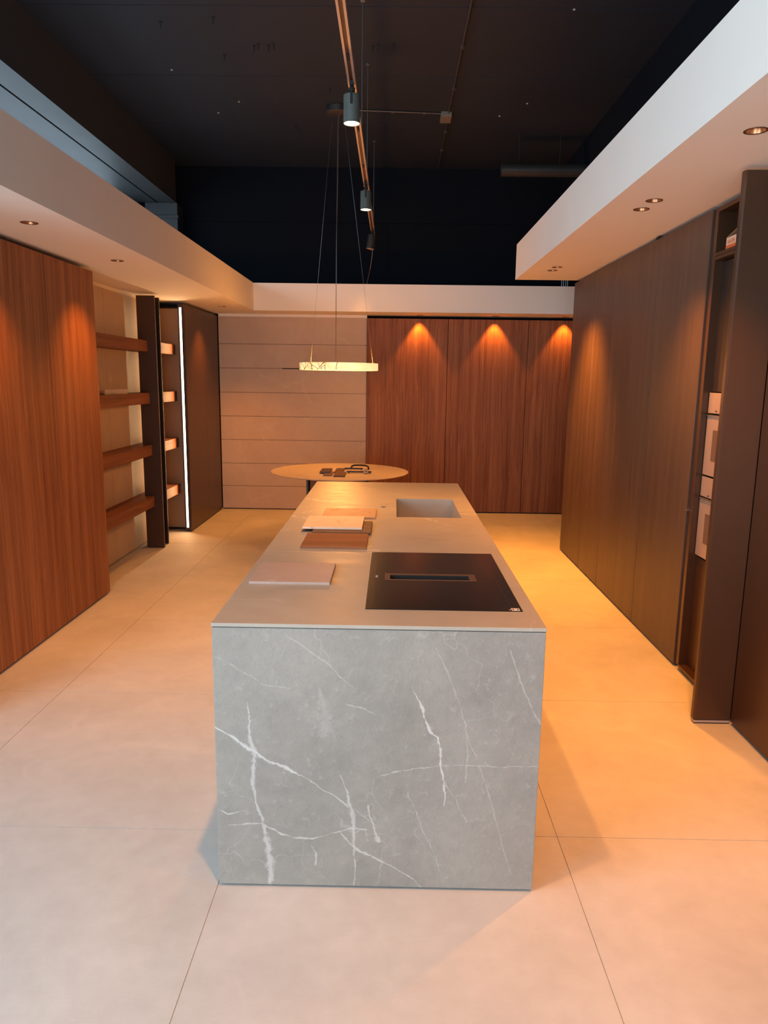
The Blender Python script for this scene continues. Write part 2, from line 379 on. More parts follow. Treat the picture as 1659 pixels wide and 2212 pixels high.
window(1, -2.6, 2.55, .1, 3.84, 'left'); window(3, 3.0, 8.8, 2.88, 3.62, 'left'); window(2, -2.9, 1.6, .1, 3.84, 'front')

# bulkheads
ZSL, ZSR = 2.42, 2.585
YBF, XBL, XBR = 8.652, -1.6255, 1.12
bulk_l = struct(box('trim_1', XL0, XBL, 2.9, YB0-.012, ZSL, 2.726, 'plaster'))
bulk_b = struct(box('trim_2', XBL, XR0, YBF, YB0-.012, ZSL, 2.726, 'plaster'))
bulk_r = struct(box('trim_3', XBR, XR0, -1.5, 7.07, ZSR, 2.898, 'plaster'))
# black beams under the slab, and the column with its capital
bm = bmesh.new(); bm_box(bm, -2.79, -2.578, YF, 9.0, 3.66, ZC); bm_box(bm, XL0, -2.81, YF, 9.0, 3.66, ZC); bm_box(bm, -2.81, -2.79, YF, 9.0, 3.69, ZC)
struct(obj('trim_4', bm, 'beam'))
bm = bmesh.new(); bm_box(bm, -2.95, -2.57, 9.0, 9.23, 2.75, 3.66); bm_box(bm, -3.0, -2.555, 8.98, 9.235, 3.485, 3.52)
struct(obj('trim_5', bm, 'beam', bevel=.003))
struct(box('trim_6', 1.95, XR0, YF, YB0-.012, 3.05, ZC, 'black_wall'))

# ------------------------------------------------------------------ downlights
def downlight(x, y, ztop, host_cuts, label, group, power=60, size=100, blend=1.0, aim=None, r=.038, color=WARM):
    host_cuts.append((x, y, r))
    t = thing('recessed_downlight', (x, y, ztop), label, 'ceiling light', group)
    lathe('rim', [(r-.002, -.002), (r+.005, -.002), (r+.005, .0), (r-.002, .0)], (x, y, ztop), 'rim', t, 32)
    lathe('reflector', [(r-.001, .0), (r-.012, .045), (r-.010, .045), (r-.0005, .001)], (x, y, ztop), 'reflector', t, 32)
    lathe('lens', [(0, .040), (r-.013, .040), (r-.013, .044), (0, .044)], (x, y, ztop), 'lens_dim', t, 24)
    l = bpy.data.lights.new('downlight_lamp', 'SPOT'); l.energy = power; l.color = color; l.spot_size = math.radians(size); l.spot_blend = blend; l.shadow_soft_size = .022
    o = bpy.data.objects.new('downlight_lamp', l); COL.objects.link(o); o.parent = t; o.location = (0, 0, -.006)
    if aim: o.rotation_euler = (Vector(aim)-Vector((x, y, ztop))).to_track_quat('-Z', 'Y').to_euler()
    return t
cl, cb, cr = [], [], []
G = 'recessed downlights in the white bulkheads'
downlight(-1.875, 3.897, ZSL, cl, 'round downlight in the left bulkhead nearest the camera, above the walnut doors', G, 64)
downlight(-1.875, 5.103, ZSL, cl, 'round downlight in the left bulkhead above the far edge of the walnut cabinets', G, 64)
downlight(-1.895, 8.235, ZSL, cl, 'round downlight in the left bulkhead above the bronze cabinet', G, 120)
BKL = [(.304, 'round downlight in the back bulkhead over the first walnut door right of the stone wall'),
       (1.213, 'round downlight in the back bulkhead over the middle walnut door'),
       (2.054, 'round downlight in the back bulkhead beside the far end of the smoked cabinets')]
for x, lb in BKL: downlight(x, 9.015, ZSL, cb, lb, G, 42, 74, .45, (x, 9.06, 1.2), r=.036)
RT = [(2.935, 'single round downlight in the right bulkhead above the bronze end panel'),
      (4.009, 'nearer downlight of the middle pair in the right bulkhead'), (4.207, 'farther downlight of the middle pair in the right bulkhead'),
      (6.28, 'nearer downlight of the far pair in the right bulkhead'), (6.461, 'farther downlight of the far pair in the right bulkhead')]
for y, lb in RT: downlight(1.335, y, ZSR, cr, lb, G, 165 if y < 3 else 112 if y < 5 else 285, 86)
downlight(1.335, 1.5, ZSR, cr, 'round downlight in the right bulkhead beside the camera', G, 135)
for host, cs in ((bulk_l, cl), (bulk_b, cb), (bulk_r, cr)):
    ox, oy, oz = host.location
    cut(host, [ccyl((x-ox, y-oy, -.05), r, .11) for x, y, r in cs])

# ------------------------------------------------------------------ track light
TZ = 3.28
trk = thing('track_rail', (-.259, 4.9, TZ), 'long aluminium light track hanging under the black ceiling', 'light track')
bm = bmesh.new()
y0, y1 = -1.0, 8.75
bm_box(bm, -.281, -.269, y0, y1, TZ, TZ+.034); bm_box(bm, -.249, -.237, y0, y1, TZ, TZ+.034); bm_box(bm, -.269, -.249, y0, y1, TZ+.016, TZ+.034)
obj('profile', bm, 'track', trk)
box('groove', -.269, -.249, y0+.002, y1-.002, TZ+.010, TZ+.016, 'track_groove', trk)
for yy in (4.1, 6.05, 5.2, 7.4): box('feed_clip', -.265, -.253, yy-.03, yy+.03, TZ+.002, TZ+.010, 'black', trk)
for yy, lb in ((3.3, 'nearest'), (5.352, ''), (6.344, ''), (8.257, '')):
    rd = tube('suspension_rod', [(-.243, yy, TZ+.034), (-.243, yy, ZC-.001)], .0035, 'steel', trk, 8)
    lathe('rod_bracket', [(0, 0), (.016, 0), (.016, .006), (0, .006)], (-.243, yy, ZC-.007), 'steel', rd, 16)
def track_head(y, label, lit, mat, power, tilt=(0, 0), size=70, blend=.8):
    x = -.26; t = thing('track_spotlight', (x, y, TZ), label, 'spotlight', 'spotlights on the ceiling track')
    ax = Vector((tilt[0], tilt[1], -1)).normalized()
    bm = bmesh.new(); bm_box(bm, x-.010, x+.010, y-.06, y+.03, TZ-.014, TZ+.008); bm_lathe(bm, [(0, 0), (.018, 0), (.018, .018), (0, .018)], (x, y, TZ-.032), 20, closed=False)
    obj('adapter', bm, 'black', t)
    top = Vector((x, y, TZ-.05)); 
    bm = bmesh.new(); bm_tube(bm, [(x, y, TZ-.03), tuple(top+ax*.03)], .006, 10); bm_box(bm, x-.006, x+.006, y-.053, y-.046, TZ-.11, TZ-.045); bm_box(bm, x-.005, x+.005, y-.05, y, TZ-.05, TZ-.043)
    obj('stem', bm, 'black', t)
    lathe('housing', [(0, 0), (.043, 0), (.047, .005), (.047, .150), (.044, .150), (.044, .020), (0, .020)], top, mat, t, 40, ax)
    lathe('lens', [(0, .135), (.0435, .135), (.0435, .1465), (0, .1465)], top, 'lens' if lit else 'lens_off', t, 32, ax)
    if power:
        l = bpy.data.lights.new('track_lamp', 'SPOT'); l.energy = power; l.color = (1, .385, .08); l.spot_size = math.radians(size); l.spot_blend = blend; l.shadow_soft_size = .035
        o = bpy.data.objects.new('track_lamp', l); COL.objects.link(o); o.parent = t
        o.location = top+ax*.153-t.location; o.rotation_euler = ax.to_track_quat('-Z', 'Y').to_euler()
    return t
track_head(4.45, 'lit grey track spotlight nearest the camera, hanging over the island', True, 'head', 245, (0, 0), 96, 1.0)
track_head(6.58, 'lit grey track spotlight between the nearest and the farthest one on the rail', True, 'head', 46)
track_head(8.5, 'small dark track spotlight tilted away at the far end of the rail', False, 'head_dark', 45, (-.16, -.06), 46)
track_head(1.69, 'track spotlight above the near end of the island', True, 'head', 145, (0, .05), 130, .6)
tube('lamp_cable', [(-.262, 8.62, TZ), (-.262, 8.62, 3.05), (-.285, 8.64, 2.9), (-.33, 8.75, 2.727)], .003, 'cable')
tag(bpy.data.objects['lamp_cable'], 'thin loose cable dropping from the far end of the light track', 'cable')

# ------------------------------------------------------------------ conduit, junction box, duct
cn = thing('ceiling_conduit', (.48, 7.4, ZC), 'thin metal conduit with grey junction box on black ceiling', 'conduit')
tube('conduit_pipe', [(.478, 0, ZC-.012), (.478, 7.36, ZC-.012)], .009, 'conduit', cn, 10)
tube('conduit_pipe', [(.485, 7.56, ZC-.012), (.489, 9.2, ZC-.012)], .009, 'conduit', cn, 10)
tube('conduit_pipe', [(-.42, 7.33, ZC-.010), (.41, 7.40, ZC-.010)], .007, 'conduit', cn, 10)
box('junction_box', .408, .510, 7.36, 7.56, ZC-.045, ZC, 'jbox', cn, .006)
for x, y in [(.478, 5.2), (.478, 6.0), (.478, 6.8), (.487, 7.9), (.488, 8.5)]: box('pipe_clip', x-.016, x+.016, y-.012, y+.012, ZC-.024, ZC, 'conduit', cn)
for x in (-.05, .25): box('pipe_clip', x-.012, x+.012, 7.33+(x+.42)*.084, 7.36+(x+.42)*.084, ZC-.022, ZC, 'conduit', cn)
dc = thing('ventilation_duct', (1.5, 8.0, 3.7), 'black round ventilation duct sticking out below the ceiling at right', 'duct')
lathe('duct_pipe', [(.052, 0), (.064, 0), (.064, .88), (.052, .88)], (1.075, 8.0, 3.79), 'duct', dc, 32, (1, 0, 0))
lathe('duct_end', [(0, .01), (.053, .01), (.053, .014), (0, .014)], (1.075, 8.0, 3.79), 'black', dc, 32, (1, 0, 0))
for x in (1.24, 1.26+.4): lathe('duct_strap', [(.064, 0), (.067, 0), (.067, .018), (.064, .018)], (x, 8.0, 3.79), 'duct', dc, 32, (1, 0, 0)); tube('strap_rod', [(x+.009, 8.0, 3.855), (x+.009, 8.0, ZC)], .003, 'duct', dc, 6)
for k, x in enumerate((1.955, 1.978, 2.004, 2.024)):
    tag(tube('threaded_rod', [(x, 8.9, 2.726), (x, 8.9, 3.05)], .004, 'steel', seg=8), ['leftmost', 'second from the left', 'third from the left', 'rightmost'][k]+' of four thin rods above the back bulkhead', 'rod', 'thin rods above the back bulkhead')

# ------------------------------------------------------------------ kitchen island
X0, X1, Y0, Y1, H = -.5525, .4827, 2.1368, 5.3025, .91
isl = thing('kitchen_island', ((X0+X1)/2, (Y0+Y1)/2, 0), 'long kitchen island clad in grey stone with white veins', 'kitchen island')
box('front_panel', X0+.0015, X1-.0015, Y0+.0015, Y0+.02, .008, .8955, 'island', isl, .0012)
box('back_panel', X0+.0015, X1-.0015, Y1-.02, Y1-.0015, .008, .8955, 'island', isl, .0012)
box('side_panel', X0, X0+.02, Y0+.0205, Y1-.0205, .008, .8955, 'island', isl, .001)
box('side_panel', X1-.02, X1, Y0+.0205, Y1-.0205, .008, .8955, 'island', isl, .001)
box('plinth', X0+.012, X1-.012, Y0+.022, Y1-.022, 0, .03, 'black', isl)
bm = bmesh.new(); a, b, c, d = X0+.004, X1-.004, Y0+.004, Y1-.004
bm_box(bm, a, b, c, c+.03, .8955, .898); bm_box(bm, a, b, d-.03, d, .8955, .898); bm_box(bm, a, a+.03, c+.03, d-.03, .8955, .898); bm_box(bm, b-.03, b, c+.03, d-.03, .8955, .898)
obj('shadow_gap', bm, 'bronze_dark', isl)
wt = box('worktop', X0, X1, Y0, Y1, .898, H, 'worktop', None, .0012)
tag(wt, 'thin stone worktop lying on the kitchen island', 'worktop')
ox, oy, oz = wt.location
SK = (.028, .385, 3.936, 4.566); HB = (-.0805, .4355, 2.298, 3.099)
cut(wt, [cbox(SK[0]-ox, SK[1]-ox, SK[2]-oy, SK[3]-oy, -.05, .05), cbox(HB[0]-.002-ox, HB[1]+.002-ox, HB[2]-.002-oy, HB[3]+.002-oy, .006, .05),
         cbox(-.028-ox, .332-ox, 2.64-oy, 2.755-oy, -.05, .05), ccyl((-.048-ox, 4.253-oy, -.05), .017, .1)])
bm = bmesh.new(); a, b, c, d = SK; zt, zb, q = .898, .70, .014
bm_box(bm, a-q, a, c-q, d+q, zb, zt); bm_box(bm, b, b+q, c-q, d+q, zb, zt); bm_box(bm, a, b, c-q, c, zb, zt); bm_box(bm, a, b, d, d+q, zb, zt); bm_box(bm, a-q, b+q, c-q, d+q, zb-q, zb)
obj('sink_basin', bm, 'worktop', wt)
lathe('tap_hole_sleeve', [(.0155, 0), (.017, 0), (.017, .04), (.0155, .04)], (-.048, 4.253, .866), 'black', wt, 24)
lathe('tap_hole_plug', [(0, 0), (.0155, 0), (.0155, .003), (0, .003)], (-.048, 4.253, .885), 'black', wt, 24)

hob = thing('induction_hob', (.177, 2.7, H), 'black glass induction hob with downdraft slot set in the stone worktop', 'hob')
bm = bmesh.new(); bm_box(bm, HB[0], HB[1], HB[2], HB[3], .9045, .9115)
g = obj('glass_plate', bm, 'glass_black', hob, .0008)
cut(g, [cbox(-.020-.177, .324-.177, 2.652-2.7, 2.743-2.7, -.05, .05)])
def ring_rect(bm, o_, i_, zo, zi):
    O = [(o_[0], o_[2]), (o_[1], o_[2]), (o_[1], o_[3]), (o_[0], o_[3])]; I = [(i_[0], i_[2]), (i_[1], i_[2]), (i_[1], i_[3]), (i_[0], i_[3])]
    vo = [bm.verts.new((*p, zo)) for p in O]; vi = [bm.verts.new((*p, zi)) for p in I]
    for k in range(4): bm.faces.new((vo[k], vo[(k+1) % 4], vi[(k+1) % 4], vi[k]))
bm = bmesh.new()
ring_rect(bm, (-.020, .324, 2.652, 2.743), (-.002, .300, 2.663, 2.722), .9128, .9118)
ring_rect(bm, (-.020, .324, 2.652, 2.743), (-.022, .326, 2.650, 2.745), .9128, .9114)
obj('vent_frame', bm, 'vent', hob)
bm = bmesh.new(); ring_rect(bm, (-.002, .300, 2.663, 2.722), (-.002, .300, 2.663, 2.722), .9118, .86)
obj('vent_well', bm, 'black', hob)  # walls coloured black in place of the shade inside the slot
box('vent_floor', -.003, .301, 2.662, 2.723, .855, .862, 'black', hob)
bm = bmesh.new(); bm_box(bm, .012, .288, 2.672, 2.684, .893, .903); bm_box(bm, .012, .018, 2.672, 2.70, .880, .900); bm_box(bm, .282, .288, 2.672, 2.70, .880, .900)
obj('vent_flap', bm, 'slot', hob)
st = box('rating_sticker', .4015, .4285, 2.302, 2.327, .9115, .9120, 'white_print', hob)
for k in range(3): box('printed_bar', .4045+k*.008, .4095+k*.008, 2.308, 2.321, .9120, .9122, 'slot' if k != 1 else 'card_pale', st)
box('warning_mark', .391, .3955, 2.306, 2.312, .9115, .9119, 'red_print', hob); box('warning_mark', .3955, .3985, 2.308, 2.315, .9115, .9119, 'white_print', hob)
box('touch_line', -.0605, -.0600, 2.36, 3.04, .9115, .9117, 'slot', hob); box('touch_line', .4015, .4020, 2.36, 3.04, .9115, .9117, 'slot', hob)
def text(name, s, size, loc, rot, mat, parent):
    c = bpy.data.curves.new(name, 'FONT'); c.body = s; c.size = size; c.extrude = .0001; c.align_x = 'CENTER'; c.align_y = 'CENTER'
    o = bpy.data.objects.new(name, c); COL.objects.link(o); bpy.context.view_layer.update()
    me = bpy.data.meshes.new_from_object(o.evaluated_get(bpy.context.evaluated_depsgraph_get())); bpy.data.objects.remove(o, do_unlink=True)
    me.materials.clear(); me.materials.append(M[mat]); n = bpy.data.objects.new(name, me); COL.objects.link(n); n.parent = parent
    off = parent.location.copy()
    if parent.parent is not None: off += parent.parent.location
    n.location = Vector(loc)-off; n.rotation_euler = rot; return n
text('maker_logo', 'BORA', .0125, (-.0528, 2.70, .9118), (0, 0, math.pi/2), 'white_print', hob)

# sample boards lying on the worktop
def board(name, x0, x1, y0, y1, z0, z1, mat, label, rot=0, edge=None, cat='sample board', group='material samples on the island'):
    o = box(name, x0, x1, y0, y1, z0, z1, mat, None, .0007); tag(o, label, cat, group); o.rotation_euler.z = math.radians(rot); return o
board('stone_sample', -.520, -.223, 2.573, 2.860, .910, .920, 'sample_pink', 'pale rosy stone sample tile lying left of the hob, nearest the camera')
board('walnut_sample', -.405, -.110, 3.152, 3.442, .910, .920, 'walnut_x', 'reddish walnut sample board, front one of the sample stack')
board('metal_sample', -.446, -.160, 3.500, 3.760, .910, .9125, 'grey_metal', 'thin grey metal sheet under the cream marble and smoked wood samples')
board('smoked_wood_sample', -.386, -.099, 3.453, 3.742, .9125, .9225, 'smoked_x', 'dark smoked wood sample board under the cream marble tile')
board('cream_marble_sample', -.441, -.145, 3.520, 3.825, .9225, .9325, 'sample_cream', 'cream marble sample tile on top of the sample stack')
board('veined_marble_sample', -.380, -.087, 3.868, 4.142, .910, .919, 'sample_marble', 'brown-veined marble sample tile lying behind the sample stack')

# ------------------------------------------------------------------ round table and what lies on it
TC = (-.527, 7.28)
tb = thing('round_table', (TC[0], TC[1], 0), 'round stone-topped table with a dark pedestal behind the island', 'table')
lathe('table_top', [(0, .726), (.655, .726), (.684, .733), (.69, .737), (.689, .740), (0, .740)], (*TC, 0), 'table_stone', tb, 96)
box('pedestal_plate', -.80, -.25, 7.02, 7.54, .716, .726, 'bronze_dark', tb)
box('pedestal_side', -.835, -.815, 7.0, 7.5, .012, .716, 'bronze_dark', tb, .002)
box('pedestal_core', -.805, -.26, 7.05, 7.51, .012, .716, 'walnut', tb, .002)
box('pedestal_side', -.250, -.230, 7.0, 7.5, .012, .716, 'bronze_dark', tb, .002)
box('pedestal_web', -.815, -.25, 7.08, 7.48, .02, .70, 'black', tb)
box('base_plate', -.86, -.20, 6.98, 7.56, 0, .012, 'bronze_dark', tb, .002)
GT = 'small samples on the round table'
zt = .740
board('lacquer_sample', -.660, -.575, 6.87, 7.14, zt, zt+.010, 'leather', 'brown sample board lying under the leftmost one on the round table', group=GT)
board('lacquer_sample', -.708, -.606, 7.03, 7.32, zt+.010, zt+.022, 'bronze', 'small brown sample board, leftmost and uppermost on the round table', group=GT)
board('wood_sample', -.558, -.450, 6.82, 7.105, zt, zt+.012, 'smoked_x', 'dark wood sample board at the near side of the round table', group=GT)
board('wood_sample', -.572, -.486, 7.115, 7.44, zt, zt+.010, 'smoked_x', 'dark wood sample strip behind the near wood sample on the round table', group=GT)
board('pale_sample', -.480, -.262, 7.185, 7.33, zt, zt+.008, 'sample_pink', 'pale stone sample strip lying between two bar handles', group=GT)
def bar(x0, x1, y, label):
    bm = bmesh.new(); bm_box(bm, x0, x1, y-.012, y+.018, zt+.010, zt+.024); bm_box(bm, x0+.012, x0+.022, y, y+.014, zt, zt+.010); bm_box(bm, x1-.022, x1-.012, y, y+.014, zt, zt+.010)
    tag(obj('bar_handle', bm, 'bronze_dark', None), label, 'door handle', 'door handle samples on the round table')
bar(-.445, -.205, 7.10, 'long bronze bar handle sample lying in front of the pale strip'); bar(-.485, -.300, 7.36, 'short bronze bar handle sample lying behind the pale strip')
pts = [(-.425, 7.42, zt+.009), (-.425, 7.44, zt+.016), (-.418, 7.47, zt+.027), (-.40, 7.49, zt+.034), (-.375, 7.49, zt+.037), (-.30, 7.49, zt+.037), (-.27, 7.49, zt+.033), (-.25, 7.47, zt+.025), (-.245, 7.44, zt+.016), (-.245, 7.42, zt+.009)]
tag(tube('arched_handle', pts, .009, 'black', None, 10), 'black arched handle sample at the back of the group on the round table', 'door handle')
kn = thing('dial_knob', (-.258, 7.075, zt), 'round brass dial knob standing upright on the round table', 'knob')
lathe('dial_ring', [(.017, 0), (.023, 0), (.023, .008), (.017, .008)], (-.258, 7.067, zt+.025), 'brass', kn, 32, (0, 1, 0))
lathe('dial_face', [(0, .002), (.017, .002), (.017, .006), (0, .006)], (-.258, 7.067, zt+.025), 'card_pale', kn, 32, (0, 1, 0))
lathe('dial_centre', [(0, -.003), (.006, -.003), (.006, .002), (0, .002)], (-.258, 7.067, zt+.025), 'black', kn, 16, (0, 1, 0))
box('knob_foot', -.272, -.244, 7.058, 7.09, zt, zt+.004, 'black', kn, .001)

# ------------------------------------------------------------------ pendant ring lamp
PC = (-.54, 7.28)
pd = thing('ring_pendant', (PC[0], PC[1], ZC), 'alabaster ring pendant glowing above the round table, hung on thin wires', 'pendant lamp')
lathe('alabaster_ring', [(.335, 1.737), (.383, 1.737), (.386, 1.742), (.386, 1.803), (.383, 1.806), (.335, 1.806)], (*PC, 0), 'alabaster', pd, 96)
bm = bmesh.new(); ca = [( -.65+.0, 7.31), ]
lathe('ceiling_canopy', [(0, -.062), (.085, -.062), (.105, -.055), (.105, -.05), (.085, -.05), (.085, 0), (0, 0)], (-.555, 7.28, ZC), 'conduit', pd, 12)
bm.free()
for k, (dx, dy) in enumerate(((0, -.36), (-.30, .20), (.33, .15))):
    tube('suspension_wire', [(-.555+dx*.17, 7.28+dy*.17, ZC-.06), (PC[0]+dx, PC[1]+dy, 1.804)], .0011, 'steel', pd, 6)
tube('power_cord', [(-.53, 7.24, ZC-.06), (-.545, 7.22, 4.0), (-.548, 7.18, 3.4), (-.552, 7.10, 2.9), (-.548, 7.0, 2.3), (PC[0]-.004, 6.925, 1.804)], .0022, 'cable', pd, 8)
pl = bpy.data.lights.new('pendant_glow', 'POINT'); pl.energy = 40; pl.color = (1, .38, .08); pl.shadow_soft_size = .12
po = bpy.data.objects.new('pendant_glow', pl); COL.objects.link(po); po.parent = pd; po.location = (.015, 0, 1.70-ZC)

# ------------------------------------------------------------------ left walnut cabinets
DZ0, DZL = .016, 2.39
def tall_unit(name, y0, y1, side, xf, ztop, mat, label, group, depth=.56, open_end=False):
    """side -1: cabinet on the left (front faces +x); +1: cabinet on the right (front faces -x)"""
    t = thing(name, (xf+side*depth/2, (y0+y1)/2, 0), label, 'cabinet', group)
    a, b = sorted((xf, xf+side*.022)); box('door', a, b, y0+.0035, y1-.0035, DZ0, ztop, mat, t, .0008)
    a, b = sorted((xf+side*.026, xf+side*depth)); box('carcass', a, b, y0+.001, y1-.001, .05, ztop-.012, 'black', t)  # carcass painted black so it carries the shade of the door joints
    a, b = sorted((xf+side*.045, xf+side*depth)); box('plinth', a, b, y0+.001, y1-.001, 0, .05, 'black', t)
    return t
GL = 'walnut cabinets along the left wall'
tall_unit('tall_cabinet', 4.662, 5.410, -1, -2.1716, DZL, 'walnut', 'reddish walnut tall cabinet beside the open shelves, with a light patch on its door', GL)
tall_unit('tall_cabinet', 3.80, 4.662, -1, -2.1716, DZL, 'walnut', 'reddish walnut tall cabinet at the left edge of the photo', GL)
tall_unit('tall_cabinet', 3.0, 3.80, -1, -2.1716, DZL, 'walnut', 'reddish walnut tall cabinet just outside the left edge', GL)
box('plinth', -2.18, -2.19, 3.0, 5.41, 0, .012, 'black') if False else None

# shelf niche between the walnut and bronze cabinets
np_ = thing('stone_wall_panel', (-2.49, 6.6, 0), 'tall stone wall cladding behind the walnut shelves', 'wall panel')
for a, b in ((5.42, 6.36), (6.363, 7.80)): box('stone_slab', -2.50, -2.48, a, b, .006, 2.386, 'plank_stone', np_, .0008)
box('wall_board', -2.53, -2.50, 5.42, 7.80, 0, 2.42, 'plaster', np_)
box('base_strip', -2.488, -2.483, 5.42, 7.80, 0, .006, 'black', np_)
for k, z in enumerate((.415, .911, 1.402, 1.883)):
    bm = bmesh.new(); bm_box(bm, -2.479, -2.30, 5.45, 6.924, z, z+.10)
    bm_box(bm, -2.479, -2.396, 6.924, 7.132, z, z+.10); bm_box(bm, -2.479, -2.30, 7.132, 7.794, z, z+.10)
    bmesh.ops.remove_doubles(bm, verts=bm.verts, dist=1e-5)
    tag(obj('wall_shelf', bm, 'walnut_y', None), ['lowest', 'second lowest', 'second highest', 'topmost'][k]+' thick walnut shelf in the open niche on the left', 'shelf', 'walnut shelves in the left niche')
pk = thing('pocket_door_pair', (-2.30, 7.03, 0), 'pair of tall narrow dark bronze fins standing across the walnut shelves', 'door')
box('door_leaf', -2.392, -2.222, 6.926, 6.948, .004, 2.389, 'bronze', pk, .001)
box('door_leaf', -2.392, -2.238, 7.106, 7.128, .004, 2.389, 'bronze_dark', pk, .001)  # rear leaf in darker bronze: the shade it stands in is coloured in
box('web_panel', -2.392, -2.382, 6.948, 7.106, .02, 2.38, 'bronze_dark', pk)
ep = thing('niche_end_panel', (-2.36, 7.80, 0), 'brown end panel lit by the LED strip, right of the bronze fins', 'panel')
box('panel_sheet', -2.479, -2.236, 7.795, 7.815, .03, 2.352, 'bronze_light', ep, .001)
box('panel_core', -2.50, -2.236, 7.818, 7.86, .02, 2.37, 'black', ep)
led = thing('led_profile', (-2.206, 7.72, 0), 'tall glowing LED strip in the edge of the bronze cabinet', 'LED strip')
bm = bmesh.new(); bm_box(bm, -2.232, -2.220, 7.70, 7.785, .02, 2.386); bm_box(bm, -2.193, -2.184, 7.69, 7.785, .02, 2.386); bm_box(bm, -2.220, -2.193, 7.722, 7.785, .02, 2.386); bm_box(bm, -2.22, -2.193, 7.70, 7.722, .02, .045); bm_box(bm, -2.22, -2.193, 7.70, 7.722, 2.356, 2.386)
obj('aluminium_channel', bm, 'bronze_dark', led)
bm = bmesh.new(); bm_box(bm, -2.218, -2.195, 7.705, 7.720, .046, 2.355); obj('led_diffuser', bm, 'led', led)
al = bpy.data.lights.new('led_light', 'AREA'); al.shape = 'RECTANGLE'; al.size = .02; al.size_y = 2.2; al.energy = 11; al.color = (1, .52, .2)
ao = bpy.data.objects.new('led_light', al); COL.objects.link(ao); ao.parent = led
ao.location = (-2.209+2.206, 7.702-7.72, 1.2); ao.rotation_euler = (math.radians(-90), 0, math.radians(-25))
GB = 'bronze cabinets in the back left corner'
for a, b, lb in ((7.80, 8.475, 'dark bronze tall cabinet door next to the LED strip'), (8.475, 9.108, 'dark bronze tall cabinet door against the stone plank wall')):
    t = thing('bronze_cabinet', (-2.45, (a+b)/2, 0), lb, 'cabinet', GB)
    box('door', -2.1825, -2.1616, a+(.0015 if a > 8 else -.105), b-.0015, DZ0, DZL, 'bronze', t, .0008)
    box('carcass', -2.70, -2.186, max(a, 7.87)+.002, b-.002, .05, 2.378, 'bronze_dark', t); box('plinth', -2.68, -2.21, max(a, 7.87)+.002, b-.002, 0, .05, 'black', t)

# things on the second highest shelf
zs = 1.502
tr = thing('clear_tray', (-2.38, 6.2, zs), 'low clear plastic box lying on the second highest walnut shelf', 'box')
t = NT('clear_plastic'); t.set(Base_Color=(.9, .75, .6, 1), Roughness=.15, Alpha=.35); M['clear'] = t.m
bm = bmesh.new(); bm_box(bm, -2.44, -2.32, 5.9, 6.40, zs, zs+.003); bm_box(bm, -2.324, -2.32, 5.9, 6.40, zs+.003, zs+.04); bm_box(bm, -2.44, -2.436, 5.9, 6.40, zs+.003, zs+.04); bm_box(bm, -2.436, -2.324, 6.396, 6.40, zs+.003, zs+.04)
obj('tray_shell', bm, 'clear', tr)
def blob(name, c, r, seed, label):
    bm = bmesh.new(); bmesh.ops.create_icosphere(bm, subdivisions=3, radius=1); rn = random.Random(seed)
    ks = [Vector((rn.uniform(-1, 1), rn.uniform(-1, 1), rn.uniform(-1, 1))).normalized() for _ in range(9)]
    for v in bm.verts:
        n = v.co.normalized(); s = 1+sum(.16*max(0, n.dot(k))**4*rn2 for k, rn2 in zip(ks, (1, -1, 1.4, -1.2, 1, -1, .8, 1.2, -1)))
        v.co = Vector((n.x*r[0]*s, n.y*r[1]*s, max(n.z*s, -.75)*r[2]))
    bmesh.ops.translate(bm, verts=bm.verts, vec=Vector(c)+Vector((0, 0, r[2]*.75)))
    tag(obj(name, bm, 'soap', None, smooth=True), label, 'ornament', 'pale lumps on the shelf')
blob('pale_stone_ornament', (-2.365, 5.985, zs+.003), (.022, .045, .024), 3, 'larger pale lumpy piece at the left on the second highest shelf')
blob('pale_stone_ornament', (-2.35, 6.14, zs+.003), (.018, .045, .012), 5, 'smaller flat pale piece beside the larger one on the shelf')

# ------------------------------------------------------------------ stone plank wall and walnut wall at the back
sw = thing('stone_plank_wall', (-1.25, 9.14, 0), 'wall of wide horizontal stone planks behind the round table', 'wall cladding')
zj = [.012, .301, .590, .887, 1.180, 1.474, 1.770, 2.062, 2.386]
for a, b in zip(zj, zj[1:]): box('stone_plank', -2.155, -.336, 9.13, 9.146, a+.0022, b-.0022 if b < 2.3 else b, 'plank_stone', sw, .001)
box('backing_board', -2.155, -.336, 9.146, 9.16, 0, 2.386, 'bronze', sw)
box('plaster_strip', -2.155, -.336, 9.14, 9.22, 2.386, 2.42, 'plaster', sw)
box('plank_groove', -1.375, -.90, 9.1285, 9.131, 1.764, 1.776, 'black', sw)
GW = 'walnut doors on the back wall'
bx = [-.334, .655, 1.630, 2.34]
for k, (a, b) in enumerate(zip(bx, bx[1:])):
    t = thing('wall_cabinet', ((a+b)/2, 9.14, 0), ['tall walnut cabinet door beside the stone plank wall', 'tall walnut cabinet door in the middle of the back wall', 'tall walnut cabinet door partly behind the smoked cabinets at right'][k], 'cabinet', GW)
    box('door', a+.003, b-.003, 9.095, 9.117, .014, 2.383, 'walnut', t, .0008)
    box('carcass', a+.002, b-.002, 9.120, 9.20, .04, 2.372, 'black', t); box('plinth', a+.002, b-.002, 9.135, 9.20, 0, .04, 'black', t)  # black carcass colour stands in for shade in the gaps around the doors

